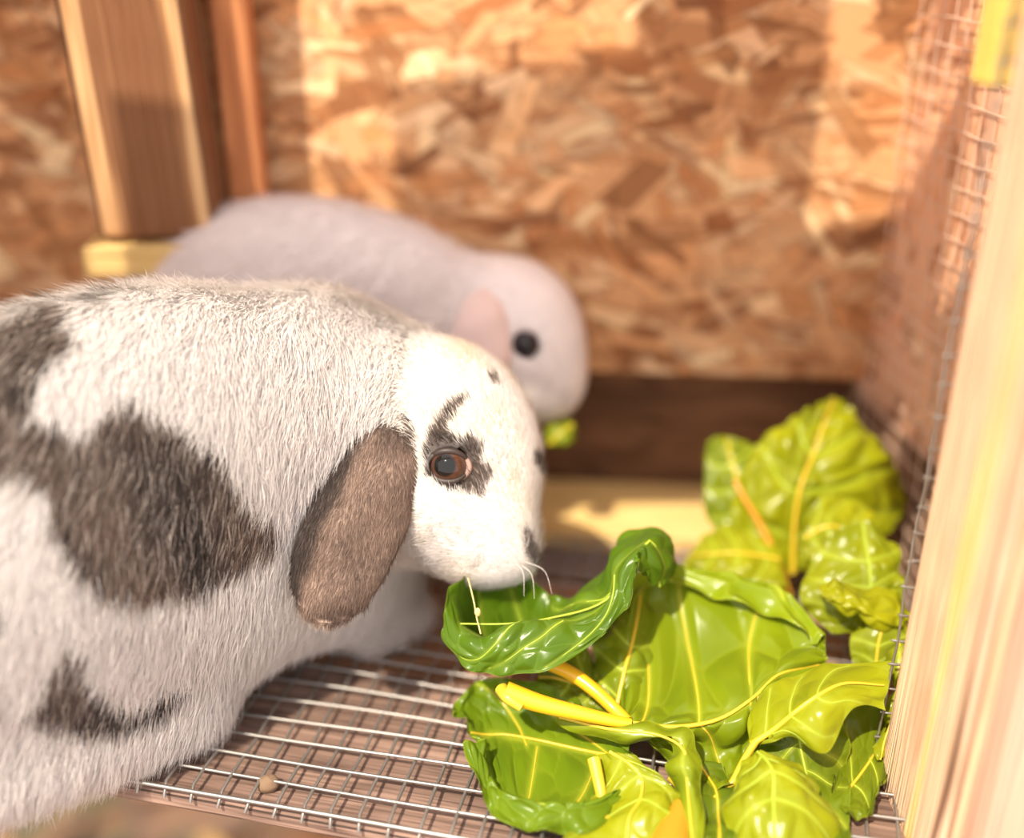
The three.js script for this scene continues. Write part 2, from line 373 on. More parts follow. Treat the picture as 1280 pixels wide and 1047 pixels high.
function surface(f, lo, hi, h) {                                         // surface nets
  const n = [0, 1, 2].map((i) => Math.ceil((hi.getComponent(i) - lo.getComponent(i)) / h) + 1), [nx, ny, nz] = n, s = new Float32Array(nx * ny * nz), id = (i, j, k) => (k * ny + j) * nx + i;
  for (let k = 0; k < nz; k++) for (let j = 0; j < ny; j++) for (let i = 0; i < nx; i++) s[id(i, j, k)] = f(lo.x + i * h, lo.y + j * h, lo.z + k * h);
  const vert = new Int32Array(nx * ny * nz).fill(-1), pos = [], idx = [];
  for (let k = 0; k < nz - 1; k++) for (let j = 0; j < ny - 1; j++) for (let i = 0; i < nx - 1; i++) {
    let c = 0, x = 0, y = 0, z = 0;
    const edge = (a, b, ax, ay, az, bx, by, bz) => { if ((a < 0) !== (b < 0)) { const t = a / (a - b); x += mix(ax, bx, t); y += mix(ay, by, t); z += mix(az, bz, t); c++; } };
    const g = (a, b, d) => s[id(i + a, j + b, k + d)];
    for (let a = 0; a < 2; a++) for (let b = 0; b < 2; b++) { edge(g(0, a, b), g(1, a, b), 0, a, b, 1, a, b); edge(g(a, 0, b), g(a, 1, b), a, 0, b, a, 1, b); edge(g(a, b, 0), g(a, b, 1), a, b, 0, a, b, 1); }
    if (c) { vert[id(i, j, k)] = pos.length / 3; pos.push(lo.x + (i + x / c) * h, lo.y + (j + y / c) * h, lo.z + (k + z / c) * h); }
  }
  const quad = (a, b, c, d, flip) => { if (flip) idx.push(a, c, b, a, d, c); else idx.push(a, b, c, a, c, d); };
  for (let k = 1; k < nz - 1; k++) for (let j = 1; j < ny - 1; j++) for (let i = 1; i < nx - 1; i++) {
    const a = s[id(i, j, k)] < 0;
    if (a !== s[id(i + 1, j, k)] < 0) quad(vert[id(i, j - 1, k - 1)], vert[id(i, j, k - 1)], vert[id(i, j, k)], vert[id(i, j - 1, k)], !a);
    if (a !== s[id(i, j + 1, k)] < 0) quad(vert[id(i - 1, j, k - 1)], vert[id(i - 1, j, k)], vert[id(i, j, k)], vert[id(i, j, k - 1)], !a);
    if (a !== s[id(i, j, k + 1)] < 0) quad(vert[id(i - 1, j - 1, k)], vert[id(i, j - 1, k)], vert[id(i, j, k)], vert[id(i - 1, j, k)], !a);
  }
  const nor = new Float32Array(pos.length), e = h * 0.6;
  for (let i = 0; i < pos.length; i += 3) {
    const x = pos[i], y = pos[i + 1], z = pos[i + 2], gx = f(x + e, y, z) - f(x - e, y, z), gy = f(x, y + e, z) - f(x, y - e, z), gz = f(x, y, z + e) - f(x, y, z - e), l = Math.hypot(gx, gy, gz) || 1;
    nor[i] = gx / l; nor[i + 1] = gy / l; nor[i + 2] = gz / l;
  }
  const g = new THREE.BufferGeometry();
  g.setAttribute('position', new THREE.Float32BufferAttribute(pos, 3)); g.setAttribute('normal', new THREE.BufferAttribute(nor, 3)); g.setIndex(idx);
  return g;
}
function tint(g, colorAt) {
  const p = g.attributes.position, c = new Float32Array(p.count * 3), v = V();
  for (let i = 0; i < p.count; i++) c.set(colorAt(v.fromBufferAttribute(p, i)), i * 3);
  g.setAttribute('color', new THREE.BufferAttribute(c, 3));
  return g;
}
// hairs rooted evenly over a surface; hair(p, n) gives { dir, lift, length, color, width } or null
function furOn(g, count, seed, hair) {
  const r = rng(seed), P = g.attributes.position, N = g.attributes.normal, I = g.index, tris = I ? I.count / 3 : P.count / 3, sum = new Float64Array(tris), a = V(), b = V(), c = V(), ix = (k) => (I ? I.getX(k) : k);
  let total = 0;
  for (let t = 0; t < tris; t++) { a.fromBufferAttribute(P, ix(3 * t)); b.fromBufferAttribute(P, ix(3 * t + 1)); c.fromBufferAttribute(P, ix(3 * t + 2)); total += b.sub(a).cross(c.sub(a)).length() / 2; sum[t] = total; }
  const pos = new Float32Array(count * 15), nor = new Float32Array(count * 15), col = new Float32Array(count * 15), idx = new Uint32Array(count * 9);
  const p = V(), n = V(), d = V(), w = V(), tip = V(), q = V(), nn = V();
  let m = 0, t = 0;
  for (let i = 0; i < count; i++) {
    const target = (i + r()) / count * total; while (t < tris - 1 && sum[t] < target) t++;
    let u = r(), v = r(); if (u + v > 1) { u = 1 - u; v = 1 - v; }
    const k = [ix(3 * t), ix(3 * t + 1), ix(3 * t + 2)];
    p.set(0, 0, 0); n.set(0, 0, 0);
    [1 - u - v, u, v].forEach((s, j) => { p.addScaledVector(a.fromBufferAttribute(P, k[j]), s); n.addScaledVector(b.fromBufferAttribute(N, k[j]), s); });
    n.normalize();
    const h = hair(p, n, r); if (!h) continue;
    d.copy(h.dir); d.x += (r() - 0.5) * h.wild; d.y += (r() - 0.5) * h.wild; d.z += (r() - 0.5) * h.wild;
    const tuft = 150; d.x += h.wild * 1.3 * (noise3(p.x * tuft, p.y * tuft, p.z * tuft) - 0.5); d.y += h.wild * 1.3 * (noise3(p.x * tuft + 40, p.y * tuft, p.z * tuft) - 0.5);
    d.addScaledVector(n, -d.dot(n)).normalize();
    w.crossVectors(d, n).normalize();
    const L = h.length * (0.65 + 0.6 * r()), lift = h.lift * (0.5 + r()), half = h.width / 2;
    p.addScaledVector(n, -0.0006);
    q.copy(p).addScaledVector(d, L * 0.5).addScaledVector(n, L * lift * 0.62);
    tip.copy(p).addScaledVector(d, L).addScaledVector(n, L * lift * (0.75 + 0.4 * r()));
    nn.copy(n).addScaledVector(d, 0.15); nn.x += (r() - 0.5) * 0.5; nn.y += (r() - 0.5) * 0.5; nn.z += (r() - 0.5) * 0.5; nn.normalize();
    const o = m * 15, put = (j, s, x) => { pos[o + j * 3] = x.x + w.x * s; pos[o + j * 3 + 1] = x.y + w.y * s; pos[o + j * 3 + 2] = x.z + w.z * s; };
    put(0, -half, p); put(1, half, p); put(2, -half * 0.8, q); put(3, half * 0.8, q); put(4, 0, tip);
    for (let j = 0; j < 5; j++) { nor.set([nn.x, nn.y, nn.z], o + j * 3); const s = j < 2 ? 0.88 : 1; col.set([h.color[0] * s, h.color[1] * s, h.color[2] * s], o + j * 3); }
    const e = m * 5; idx.set([e, e + 1, e + 3, e, e + 3, e + 2, e + 2, e + 3, e + 4], m * 9);
    m++;
  }
  const out = new THREE.BufferGeometry();
  out.setAttribute('position', new THREE.BufferAttribute(pos.slice(0, m * 15), 3)); out.setAttribute('normal', new THREE.BufferAttribute(nor.slice(0, m * 15), 3));
  out.setAttribute('color', new THREE.BufferAttribute(col.slice(0, m * 15), 3)); out.setIndex(new THREE.BufferAttribute(idx.slice(0, m * 9), 1));
  return out;
}
function trace(f, px, py) {                                              // the point of a body that a pixel shows
  const o = at(px, py, 0.0001), dir = at(px, py, 1).sub(o).normalize(), p = V();
  for (let t = 0.2, i = 0; i < 400 && t < 1; i++) { p.copy(o).addScaledVector(dir, t); const d = f(p.x, p.y, p.z); if (d < 0.0002) break; t += Math.max(d * 0.8, 0.0003); }
  return p;
}
function inside(poly, x, y) {                                            // signed distance to a polygon, inside positive
  let d = Infinity, s = -1;
  for (let i = 0, j = poly.length - 1; i < poly.length; j = i++) {
    const [xi, yi] = poly[i], [xj, yj] = poly[j], ex = xj - xi, ey = yj - yi, t = clamp(((x - xi) * ex + (y - yi) * ey) / (ex * ex + ey * ey));
    d = Math.min(d, Math.hypot(x - xi - ex * t, y - yi - ey * t));
    if ((yi > y) !== (yj > y) && x < (xj - xi) * (y - yi) / (yj - yi) + xi) s = -s;
  }
  return d * s;
}
// a hanging ear: a flattened, slightly cupped paddle along a centre line; rows of [point, half width, half thickness]
function earGeometry(rows, across, out) {
  const centre = new THREE.CatmullRomCurve3(rows.map((q) => q[0])), nu = 44, nv = 36, pos = [], idx = [];
  const val = (k, t) => { const x = t * (rows.length - 1), i = Math.min(rows.length - 2, Math.floor(x)), f = smooth(0, 1, x - i); return mix(rows[i][k], rows[i + 1][k], f); };
  for (let i = 0; i <= nu; i++) {
    const t = i / nu, c = centre.getPoint(t), w = val(1, t), h = val(2, t), side = across.clone();
    side.addScaledVector(centre.getTangent(t), -side.dot(centre.getTangent(t))).normalize();
    for (let j = 0; j < nv; j++) {
      const a = j / nv * Math.PI * 2, x = Math.cos(a), y = Math.sin(a), q = c.clone().addScaledVector(side, x * w).addScaledVector(out, Math.sign(y) * Math.abs(y) ** 0.8 * h - x * x * w * 0.22 + 0.0007 * Math.sin(t * 20 + x * 3));
      pos.push(q.x, q.y, q.z);
    }
  }
  for (let i = 0; i < nu; i++) for (let j = 0; j < nv; j++) { const a = i * nv + j, b = i * nv + (j + 1) % nv; idx.push(a, b, a + nv, b, b + nv, a + nv); }
  for (const [i, s] of [[0, 1], [nu, -1]]) { const c = rows[i ? rows.length - 1 : 0][0], m = pos.length / 3; pos.push(c.x, c.y, c.z); for (let j = 0; j < nv; j++) { const a = i * nv + j, b = i * nv + (j + 1) % nv; if (s > 0) idx.push(m, b, a); else idx.push(m, a, b); } }
  const g = new THREE.BufferGeometry(); g.setAttribute('position', new THREE.Float32BufferAttribute(pos, 3)); g.setIndex(idx); g.computeVertexNormals();
  // make the normals point outwards
  const p = g.attributes.position, n = g.attributes.normal; let s = 0; const c0 = centre.getPoint(0.5);
  for (let i = 0; i < p.count; i++) s += (p.getX(i) - c0.x) * n.getX(i) + (p.getY(i) - c0.y) * n.getY(i) + (p.getZ(i) - c0.z) * n.getZ(i);
  if (s < 0) { const I = g.index.array; for (let i = 0; i < I.length; i += 3) { const q = I[i]; I[i] = I[i + 1]; I[i + 1] = q; } g.computeVertexNormals(); }
  return g;
}
function eyeball(radius, iris) {                                         // the pupil looks along +y
  const g = new THREE.SphereGeometry(radius, 40, 40), p = g.attributes.position, c = new Float32Array(p.count * 3);
  for (let i = 0; i < p.count; i++) {
    const a = Math.acos(clamp(p.getY(i) / radius, -1, 1)), ray = 0.85 + 0.3 * noise3(Math.atan2(p.getX(i), p.getZ(i)) * 9, 3, 1), k = smooth(0.58, 0.68, a), e = smooth(0.95, 1.05, a);
    for (let j = 0; j < 3; j++) c[i * 3 + j] = mix(mix(0.006, iris[j] * ray, k), [0.10, 0.06, 0.05][j], e);
    if (a < 0.8) p.setY(i, p.getY(i) * (1 + 0.05 * (1 - a / 0.8)));
  }
  g.setAttribute('color', new THREE.BufferAttribute(c, 3));
  return g;
}
M.skin = new THREE.MeshStandardMaterial({ vertexColors: true, roughness: 0.95 });
M.fur = new THREE.MeshPhysicalMaterial({ vertexColors: true, roughness: 1, transmission: 0.3, thickness: 0, specularIntensity: 0.4, side: THREE.DoubleSide });
M.eye = new THREE.MeshPhysicalMaterial({ vertexColors: true, roughness: 0.6, specularIntensity: 0, clearcoat: 1, clearcoatRoughness: 0.04 });
M.lid = plain([0.035, 0.022, 0.018], 0.5);
M.innerLid = plain([0.4, 0.25, 0.21], 0.5);
M.whisker = plain([0.75, 0.7, 0.65], 0.5);
const WHITE = [0.79, 0.75, 0.725], GREY = [0.105, 0.086, 0.08], EAR = [0.235, 0.165, 0.13];
const UP = V(0, 1, 0), TOWARDS = V(0, SINP, COSP), CAMERA_UP = V(0, COSP, -SINP);
const faceUp = (dir) => new THREE.Quaternion().setFromUnitVectors(UP, dir.clone().normalize());

function frame(X, D, deg) {
  const a = THREE.MathUtils.degToRad(deg), o = W(X, 0, D), fwd = W(Math.cos(a), 0, Math.sin(a)), near = W(Math.sin(a), 0, -Math.cos(a));
  return { o, fwd, near, axes: [fwd, UP, near], P: (x, u, s) => o.clone().addScaledVector(fwd, x).addScaledVector(UP, u).addScaledVector(near, s) };
}
const ball = (px, py, z, rpx, k = 0.02) => { const c = at(px, py, z); return { a: c, b: c.clone().addScaledVector(UP, 1e-4), r1: rpx * z / FPX, r2: rpx * z / FPX, k }; };
const limb = (a, b, r1, r2, k = 0.02) => ({ a, b, r1, r2, k });

function spottedRabbit() {
  const F = frame(-0.222, 0.397, 28), { P, axes } = F, egg = (x, u, s, rx, ru, rs, k = 0.045) => ({ c: P(x, u, s), r: [rx, ru, rs], axes, k });
  const body = [
    egg(-0.005, 0.098, 0.003, 0.088, 0.092, 0.066), egg(0.07, 0.104, 0.003, 0.088, 0.094, 0.062), egg(0.142, 0.094, 0, 0.07, 0.08, 0.05),
    egg(0.0, 0.062, 0.044, 0.075, 0.062, 0.034, 0.03), egg(0.0, 0.062, -0.036, 0.075, 0.062, 0.03, 0.03),
    limb(P(-0.03, 0.016, 0.062), P(0.062, 0.013, 0.056), 0.019, 0.014, 0.03), egg(0.075, 0.05, 0.006, 0.085, 0.048, 0.056, 0.03), egg(0.15, 0.052, 0.004, 0.048, 0.05, 0.04, 0.03), limb(P(-0.03, 0.014, -0.064), P(0.082, 0.012, -0.06), 0.017, 0.013),
    limb(P(0.135, 0.06, 0.024), P(0.158, 0.014, 0.024), 0.024, 0.013), limb(P(0.158, 0.013, 0.024), P(0.182, 0.011, 0.024), 0.013, 0.011),
    limb(P(0.14, 0.06, -0.024), P(0.165, 0.014, -0.022), 0.024, 0.013), limb(P(0.165, 0.013, -0.022), P(0.19, 0.011, -0.022), 0.013, 0.011),
    limb(P(-0.088, 0.06, 0), P(-0.105, 0.075, 0), 0.02, 0.016),
    limb(P(0.15, 0.125, 0), at(535, 520, 0.495), 0.052, 0.032, 0.03),
    ball(540, 508, 0.49, 84, 0.025), ball(592, 540, 0.489, 78, 0.03), ball(625, 600, 0.487, 53, 0.03), ball(536, 632, 0.478, 73, 0.025), ball(553, 635, 0.506, 66, 0.025),
    ball(630, 676, 0.486, 41, 0.03), ball(598, 690, 0.486, 36, 0.03), ball(648, 702, 0.486, 19, 0.02),
  ];
  const eyeAt = at(561, 583, 0.4);
  const f0 = blend(body, 0.004);
  const eyeSkin = trace(f0, 561, 583), gaze = TOWARDS.clone().multiplyScalar(0.9).add(V(-0.22, 0.1, 0)).normalize();
  const eyeC = eyeSkin.clone().addScaledVector(TOWARDS, -0.0052);
  const f = (x, y, z) => { const d = Math.hypot(x - eyeC.x, y - eyeC.y, z - eyeC.z); return Math.max(f0(x, y, z), 0.0089 - d, 0.0025 - y); };
  const g = surface(f, W(-0.37, -0.004, 0.57).setZ(-0.57), V(0.06, 0.215, -0.29), 0.003);
  // coat: patches as outlines in the plane of the rabbit's side
  const side = (p) => [(p.x - F.o.x) * F.fwd.x + (p.z - F.o.z) * F.fwd.z, p.y];
  const onSide = (list) => list.map(([x, y]) => { let p = trace(f, x, y); for (let k = 1; k < 20 && p.z < -0.6; k++) p = trace(f, x, y + 4 * k); return side(p); });
  const headX = V(1, 0, 0), headSide = (p) => [p.dot(headX), p.dot(CAMERA_UP)], onHead = (list) => list.map(([x, y]) => headSide(trace(f0, x, y)));
  const patches = [
    onSide([[-60, 520], [-40, 440], [20, 400], [60, 380], [100, 362], [140, 352], [124, 364], [72, 385], [84, 410], [92, 440], [72, 470], [46, 500], [20, 560], [-60, 600]]),
    onSide([[-60, 530], [50, 530], [100, 545], [150, 500], [190, 515], [230, 545], [268, 575], [300, 610], [330, 655], [348, 690], [318, 715], [270, 732], [230, 748], [190, 762], [120, 748], [80, 690], [60, 625], [20, 610], [-60, 600]]),
    onSide([[28, 895], [62, 850], [82, 815], [112, 835], [128, 875], [160, 892], [205, 872], [226, 868], [200, 892], [160, 915], [110, 922], [60, 910]]),
    onSide([[-30, 760], [-5, 745], [4, 790], [-10, 810], [-30, 800]]),
  ];
  const headPatches = [
    onHead([[528, 560], [538, 530], [552, 510], [575, 494], [590, 490], [570, 512], [558, 535], [575, 548], [588, 540], [604, 556], [602, 575], [618, 588], [605, 606], [604, 620], [580, 612], [556, 606], [530, 592]]),
    onHead([[652, 655], [664, 660], [676, 654], [682, 680], [668, 708], [655, 690]]), onHead([[666, 560], [684, 560], [684, 585], [668, 580]]), onHead([[608, 466], [622, 464], [625, 480], [612, 478]]),
    onHead([[455, 500], [480, 490], [505, 515], [520, 545], [520, 580], [470, 560]]),
  ];
  const neck = at(505, 560, 0.5), headAmount = (p) => smooth(0.0, 0.03, p.clone().sub(neck).dot(V(0.95, 0.1, 0.25)));
  const dark = (p) => {
    const w = 0.006 * fbm(p.x * 70, p.y * 70, p.z * 70, 3), onHeadNow = headAmount(p) > 0.5;
    const [x, y] = onHeadNow ? headSide(p) : side(p);
    let k = 0;
    if (onHeadNow) { for (const q of headPatches) k = Math.max(k, smooth(-0.0009, 0.0014, inside(q, x, y) + w * 0.22)); } else for (const q of patches) k = Math.max(k, smooth(-0.003, 0.0045, inside(q, x, y) + w * 0.9));
    return k;
  };
  const colorAt = (p) => { const k = dark(p), n = fbm(p.x * 40, p.y * 40, p.z * 40, 2); return WHITE.map((c, i) => mix(c * (0.97 + 0.05 * n), GREY[i] * (1.05 + 0.4 * n), k)); };
  const root = tag(base('rabbit', F.o.clone()), 'white lop-eared rabbit with grey-brown patches bending its head to the chard', 'rabbit');
  const shift = (q) => q.translate(-F.o.x, -F.o.y, -F.o.z);
  const noseToNeck = at(505, 455, 0.5).sub(at(655, 700, 0.487)).normalize(), flow = F.fwd.clone().multiplyScalar(-0.42).addScaledVector(UP, -0.9).addScaledVector(F.near, 0.3);
  const down = at(545, 760, 0.49).sub(at(560, 600, 0.49)).normalize(), dir = V();
  const fur = furOn(g, 230000, 19, (p, n, r) => {
    if (p.y < 0.003 || p.distanceTo(eyeC) < 0.0098) return null;
    const h = headAmount(p), lightHair = r() < 0.16, shade = r();
    const low = smooth(0.3, 0.9, -n.y), belowEye = smooth(0, 0.03, eyeC.clone().sub(p).dot(CAMERA_UP));
    dir.copy(flow).lerp(noseToNeck.clone().lerp(down, 0.35 * belowEye), h);
    const reach = mix(0.0135, 0.0056, h) * 0.62, k = dark(p.clone().addScaledVector(dir.clone().addScaledVector(n, -dir.dot(n)).normalize(), reach));
    const eyeDark = 0.45 + 0.55 * smooth(0.011, 0.017, p.distanceTo(eyeC)), c = 0.9 + 0.2 * r(), col = k > r() * 0.8 + 0.1 ? (lightHair && eyeDark > 0.9 ? [0.5, 0.43, 0.38] : GREY.map((q, i) => mix(q * 0.55, [0.2, 0.145, 0.115][i], clamp(0.42 + 1.1 * fbm(p.x * 45, p.y * 30, p.z * 45, 2))) * eyeDark * (0.35 + 1.25 * shade))) : WHITE.map((q, i) => Math.min(0.92, q * c * (1 - h * (0.1 + [0.06, 0.12, 0.26][i] * clamp(0.3 + 1.5 * fbm(p.x * 55, p.y * 55, p.z * 55, 2))))));
    return { dir, lift: mix(0.36, 0.3, h), length: mix(0.0135, 0.0068, h) * (1 - 0.4 * low), color: col, width: mix(0.00042, 0.0003, h), wild: mix(0.55, 0.5, h) };
  });
  tint(g, colorAt);
  part('body', shift(g), M.skin, root);
  tag(part('fur', shift(fur), M.fur, root), null, null, null, 'stuff');
  // near ear, far ear
  const out = TOWARDS.clone().addScaledVector(V(-1, 0, 0), 0.12).normalize(), dz = (x, y, z) => at(x, y, z);
  const rows = [[dz(494, 510, 0.472), 0.009, 0.006], [dz(490, 538, 0.462), 0.0135, 0.007], [dz(474, 580, 0.454), 0.0175, 0.0055], [dz(447, 637, 0.449), 0.0225, 0.0045], [dz(424, 695, 0.446), 0.0214, 0.004], [dz(409, 738, 0.446), 0.018, 0.0036], [dz(402, 762, 0.447), 0.0125, 0.003], [dz(399, 773, 0.4475), 0.0072, 0.0022], [dz(398, 778, 0.448), 0.0006, 0.0006]];
  const axis = rows[8][0].clone().sub(rows[0][0]).normalize(), acrossEar = V(1, 0, 0).addScaledVector(axis, -axis.x).normalize();
  const eg = earGeometry(rows, acrossEar, out);
  const earColor = (p) => {
    const q = p.clone().sub(rows[0][0]), t = q.dot(axis) / rows[8][0].distanceTo(rows[0][0]), x = p.clone().sub(rows[3][0]).dot(acrossEar) + (t - 0.42) * 0.008, n = fbm(p.x * 90, p.y * 60, p.z * 90, 3);
    const rim = smooth(-0.004, -0.0125, x + 0.003 * n) * smooth(0.08, 0.22, t), crest = smooth(0.24, 0.02, t + 0.1 * n), fringe = smooth(0.96, 1.0, t + 0.012 * n);
    return EAR.map((c, i) => mix(mix(c * (1 + 0.55 * n), [0.05, 0.038, 0.034][i], clamp(rim * 0.9 + crest * 0.8)), [0.42, 0.31, 0.24][i], fringe));
  };
  tint(eg, earColor);
  const earFur = furOn(eg, 30000, 5, (p, n, r) => { const s = 0.6 + 0.8 * r(); return { dir: axis, lift: 0.25, length: 0.0048, color: earColor(p).map((c) => c * s), width: 0.00028, wild: 0.45 }; });
  const ear = part('ear', shift(eg), M.skin, root, 'brown hanging ear with a dark rim');
  tag(part('fur', shift(earFur), M.fur, ear), null, null, null, 'stuff');
  const rows2 = [[dz(604, 478, 0.51), 0.006, 0.005], [dz(612, 486, 0.517), 0.009, 0.005], [dz(608, 530, 0.533), 0.015, 0.004], [dz(606, 600, 0.537), 0.016, 0.004], [dz(604, 670, 0.532), 0.009, 0.003]];
  part('ear', shift(tint(earGeometry(rows2, V(1, 0, 0), out), () => EAR)), M.skin, root, 'far brown ear hidden behind the head');
  // eye with its lids
  const eye = part('eye', eyeball(0.0086, [0.085, 0.036, 0.022]), M.eye, root, 'dark brown eye');
  eye.position.copy(eyeC).sub(F.o); eye.quaternion.copy(faceUp(gaze));
  const lidRing = (rx, ry, tubeR, from, to, lift, shiftX, shiftY) => {
    const pts = []; for (let i = 0; i <= 20; i++) { const a = mix(from, to, i / 20), x = rx * Math.cos(a) + shiftX, y = ry * Math.sin(a) + shiftY, rr = Math.hypot(x, y); pts.push(eyeC.clone().addScaledVector(V(1, 0, 0), x).addScaledVector(CAMERA_UP, y).addScaledVector(TOWARDS, Math.sqrt(Math.max(0.000012, 0.0089 ** 2 - rr * rr)) + lift).sub(F.o)); }
    return tube(pts, (t) => tubeR * (0.35 + 0.65 * Math.sin(Math.PI * t)), 10, 40);
  };
  part('eyelid', lidRing(0.0089, 0.0064, 0.0017, 0.15, Math.PI + 0.1, -0.0003, -0.0004, 0.0004), M.lid, root);
  part('eyelid', lidRing(0.0089, 0.0068, 0.0016, Math.PI - 0.1, 2 * Math.PI - 0.5, -0.0003, -0.0004, 0.0002), M.lid, root);
  part('eyelid', lidRing(0.0086, 0.0066, 0.0015, -1.0, 0.8, -0.0004, 0.0002, -0.0002), M.innerLid, root, 'pink inner eyelid');
  for (const [x0, y0, x1, y1, bend] of [[640, 690, 590, 676, -8], [646, 694, 600, 700, -14], [650, 700, 690, 742, 10], [640, 700, 655, 745, 6], [636, 694, 575, 720, -16], [652, 688, 612, 662, -6], [644, 702, 668, 748, 8]]) {
    const mid = at((x0 + x1) / 2 + bend, (y0 + y1) / 2 - 8, 0.466);
    part('whisker', tube([at(x0, y0, 0.474), mid, at(x1, y1, 0.46)].map((q) => q.sub(F.o)), (t) => 0.00022 * (1 - 0.8 * t), 5, 16), M.whisker, root);
  }
}
function whiteRabbit() {
  const F = frame(-0.16, 0.5695, -1), { P, axes } = F, egg = (x, u, s, rx, ru, rs, k = 0.05) => ({ c: P(x, u, s), r: [rx, ru, rs], axes, k });
  const body = [
    egg(0, 0.098, 0, 0.075, 0.09, 0.044), egg(0.048, 0.112, 0, 0.075, 0.092, 0.043), egg(0.104, 0.102, 0, 0.062, 0.08, 0.04),
    egg(0, 0.055, 0.024, 0.06, 0.055, 0.024, 0.03), limb(P(-0.02, 0.014, 0.036), P(0.07, 0.012, 0.036), 0.015, 0.012), limb(P(-0.02, 0.014, -0.03), P(0.07, 0.012, -0.03), 0.015, 0.012),
    limb(P(0.12, 0.06, 0.022), P(0.13, 0.013, 0.022), 0.022, 0.012), limb(P(0.13, 0.012, 0.022), P(0.152, 0.011, 0.022), 0.012, 0.01), limb(P(0.12, 0.06, -0.02), P(0.13, 0.013, -0.02), 0.022, 0.012),
    limb(P(0.112, 0.118, 0), at(640, 408, 0.598), 0.036, 0.028, 0.025),
    ball(636, 392, 0.598, 72, 0.025), ball(664, 425, 0.598, 62, 0.025), ball(678, 468, 0.598, 48, 0.025), ball(690, 487, 0.598, 33, 0.02), ball(632, 460, 0.588, 46, 0.025), ball(640, 462, 0.61, 44, 0.025),
  ];
  const f0 = blend(body, 0.003), skin = trace(f0, 657, 430), eyeC = skin.clone().addScaledVector(TOWARDS, -0.0045);
  const f = (x, y, z) => Math.max(f0(x, y, z), 0.0078 - Math.hypot(x - eyeC.x, y - eyeC.y, z - eyeC.z), 0.0025 - y);
  const g = surface(f, V(-0.26, -0.004, -0.625), V(0.075, 0.225, -0.5), 0.0035);
  const root = tag(base('rabbit', F.o.clone()), 'plain white rabbit crouching behind the spotted one along the back wall', 'rabbit');
  const shift = (q) => q.translate(-F.o.x, -F.o.y, -F.o.z), flow = F.fwd.clone().multiplyScalar(-0.8).addScaledVector(UP, -0.5), white = [0.93, 0.875, 0.865];
  const fur = furOn(g, 60000, 29, (p, n, r) => (p.y < 0.003 || p.distanceTo(eyeC) < 0.0086 ? null : { dir: flow, lift: 0.34, length: mix(0.011, 0.005, smooth(-0.03, 0.0, p.x)), color: white, width: 0.0006, wild: 0.6 }));
  tint(g, () => white);
  part('body', shift(g), M.skin, root);
  tag(part('fur', shift(fur), M.fur, root), null, null, null, 'stuff');
  const rows = [[at(606, 356, 0.572), 0.006, 0.005], [at(602, 378, 0.562), 0.012, 0.005], [at(600, 405, 0.557), 0.0155, 0.0045], [at(598, 445, 0.555), 0.0175, 0.004], [at(596, 490, 0.555), 0.015, 0.0035], [at(596, 520, 0.557), 0.004, 0.002]];
  const eg = tint(earGeometry(rows, V(1, 0, 0), TOWARDS), () => [0.78, 0.62, 0.59]);
  const ear = part('ear', shift(eg), M.skin, root, 'pinkish white hanging ear');
  const eye = part('eye', eyeball(0.0076, [0.03, 0.025, 0.04]), M.eye, root, 'dark eye');
  eye.position.copy(eyeC).sub(F.o); eye.quaternion.copy(faceUp(TOWARDS));
}
spottedRabbit();
whiteRabbit();
//@@CHARD
// ------------------------------------------------------------------ chard: ruffled blades with raised yellow veins
M.blade = new THREE.MeshPhysicalMaterial({ vertexColors: true, roughness: 0.8, transmission: 0.36, thickness: 0, specularIntensity: 0.15, clearcoat: 0.6, clearcoatRoughness: 0.26, side: THREE.DoubleSide });
M.vein = new THREE.MeshPhysicalMaterial({ color: new THREE.Color().setRGB(0.74, 0.5, 0.03), roughness: 0.45, clearcoat: 0.4, clearcoatRoughness: 0.25 });
M.paleVein = new THREE.MeshPhysicalMaterial({ color: new THREE.Color().setRGB(0.38, 0.5, 0.035), roughness: 0.5 });
M.stem = new THREE.MeshPhysicalMaterial({ color: new THREE.Color().setRGB(0.86, 0.47, 0.012), roughness: 0.4, clearcoat: 0.5, clearcoatRoughness: 0.2 });
M.orangeStem = new THREE.MeshPhysicalMaterial({ color: new THREE.Color().setRGB(0.6, 0.26, 0.015), roughness: 0.45, clearcoat: 0.4, clearcoatRoughness: 0.25 });
M.straw = plain([0.75, 0.6, 0.25], 0.7);
const spline = (a, b, c, d, t) => 0.5 * (2 * b + (c - a) * t + (2 * a - 5 * b + 4 * c - d) * t * t + (3 * b - a - 3 * c + d) * t * t * t);
function cells(x, y, seed) {                                             // distance to the nearest seams of a cell pattern
  const ix = Math.floor(x), iy = Math.floor(y); let f1 = 9, f2 = 9;
  for (let i = -1; i < 2; i++) for (let j = -1; j < 2; j++) {
    const dx = ix + i + 0.15 + 0.7 * hash3(ix + i, iy + j, seed) - x, dy = iy + j + 0.15 + 0.7 * hash3(ix + i, iy + j, seed + 7) - y, d = Math.hypot(dx, dy);
    if (d < f1) { f2 = f1; f1 = d; } else if (d < f2) f2 = d;
  }
  return f2 - f1;
}
const onFloor = (x, y, z) => at(x, y, Math.min(z, (EYE - 0.0045) / (SINP + COSP * (y - CY) / FPX)));    // never through the wire floor
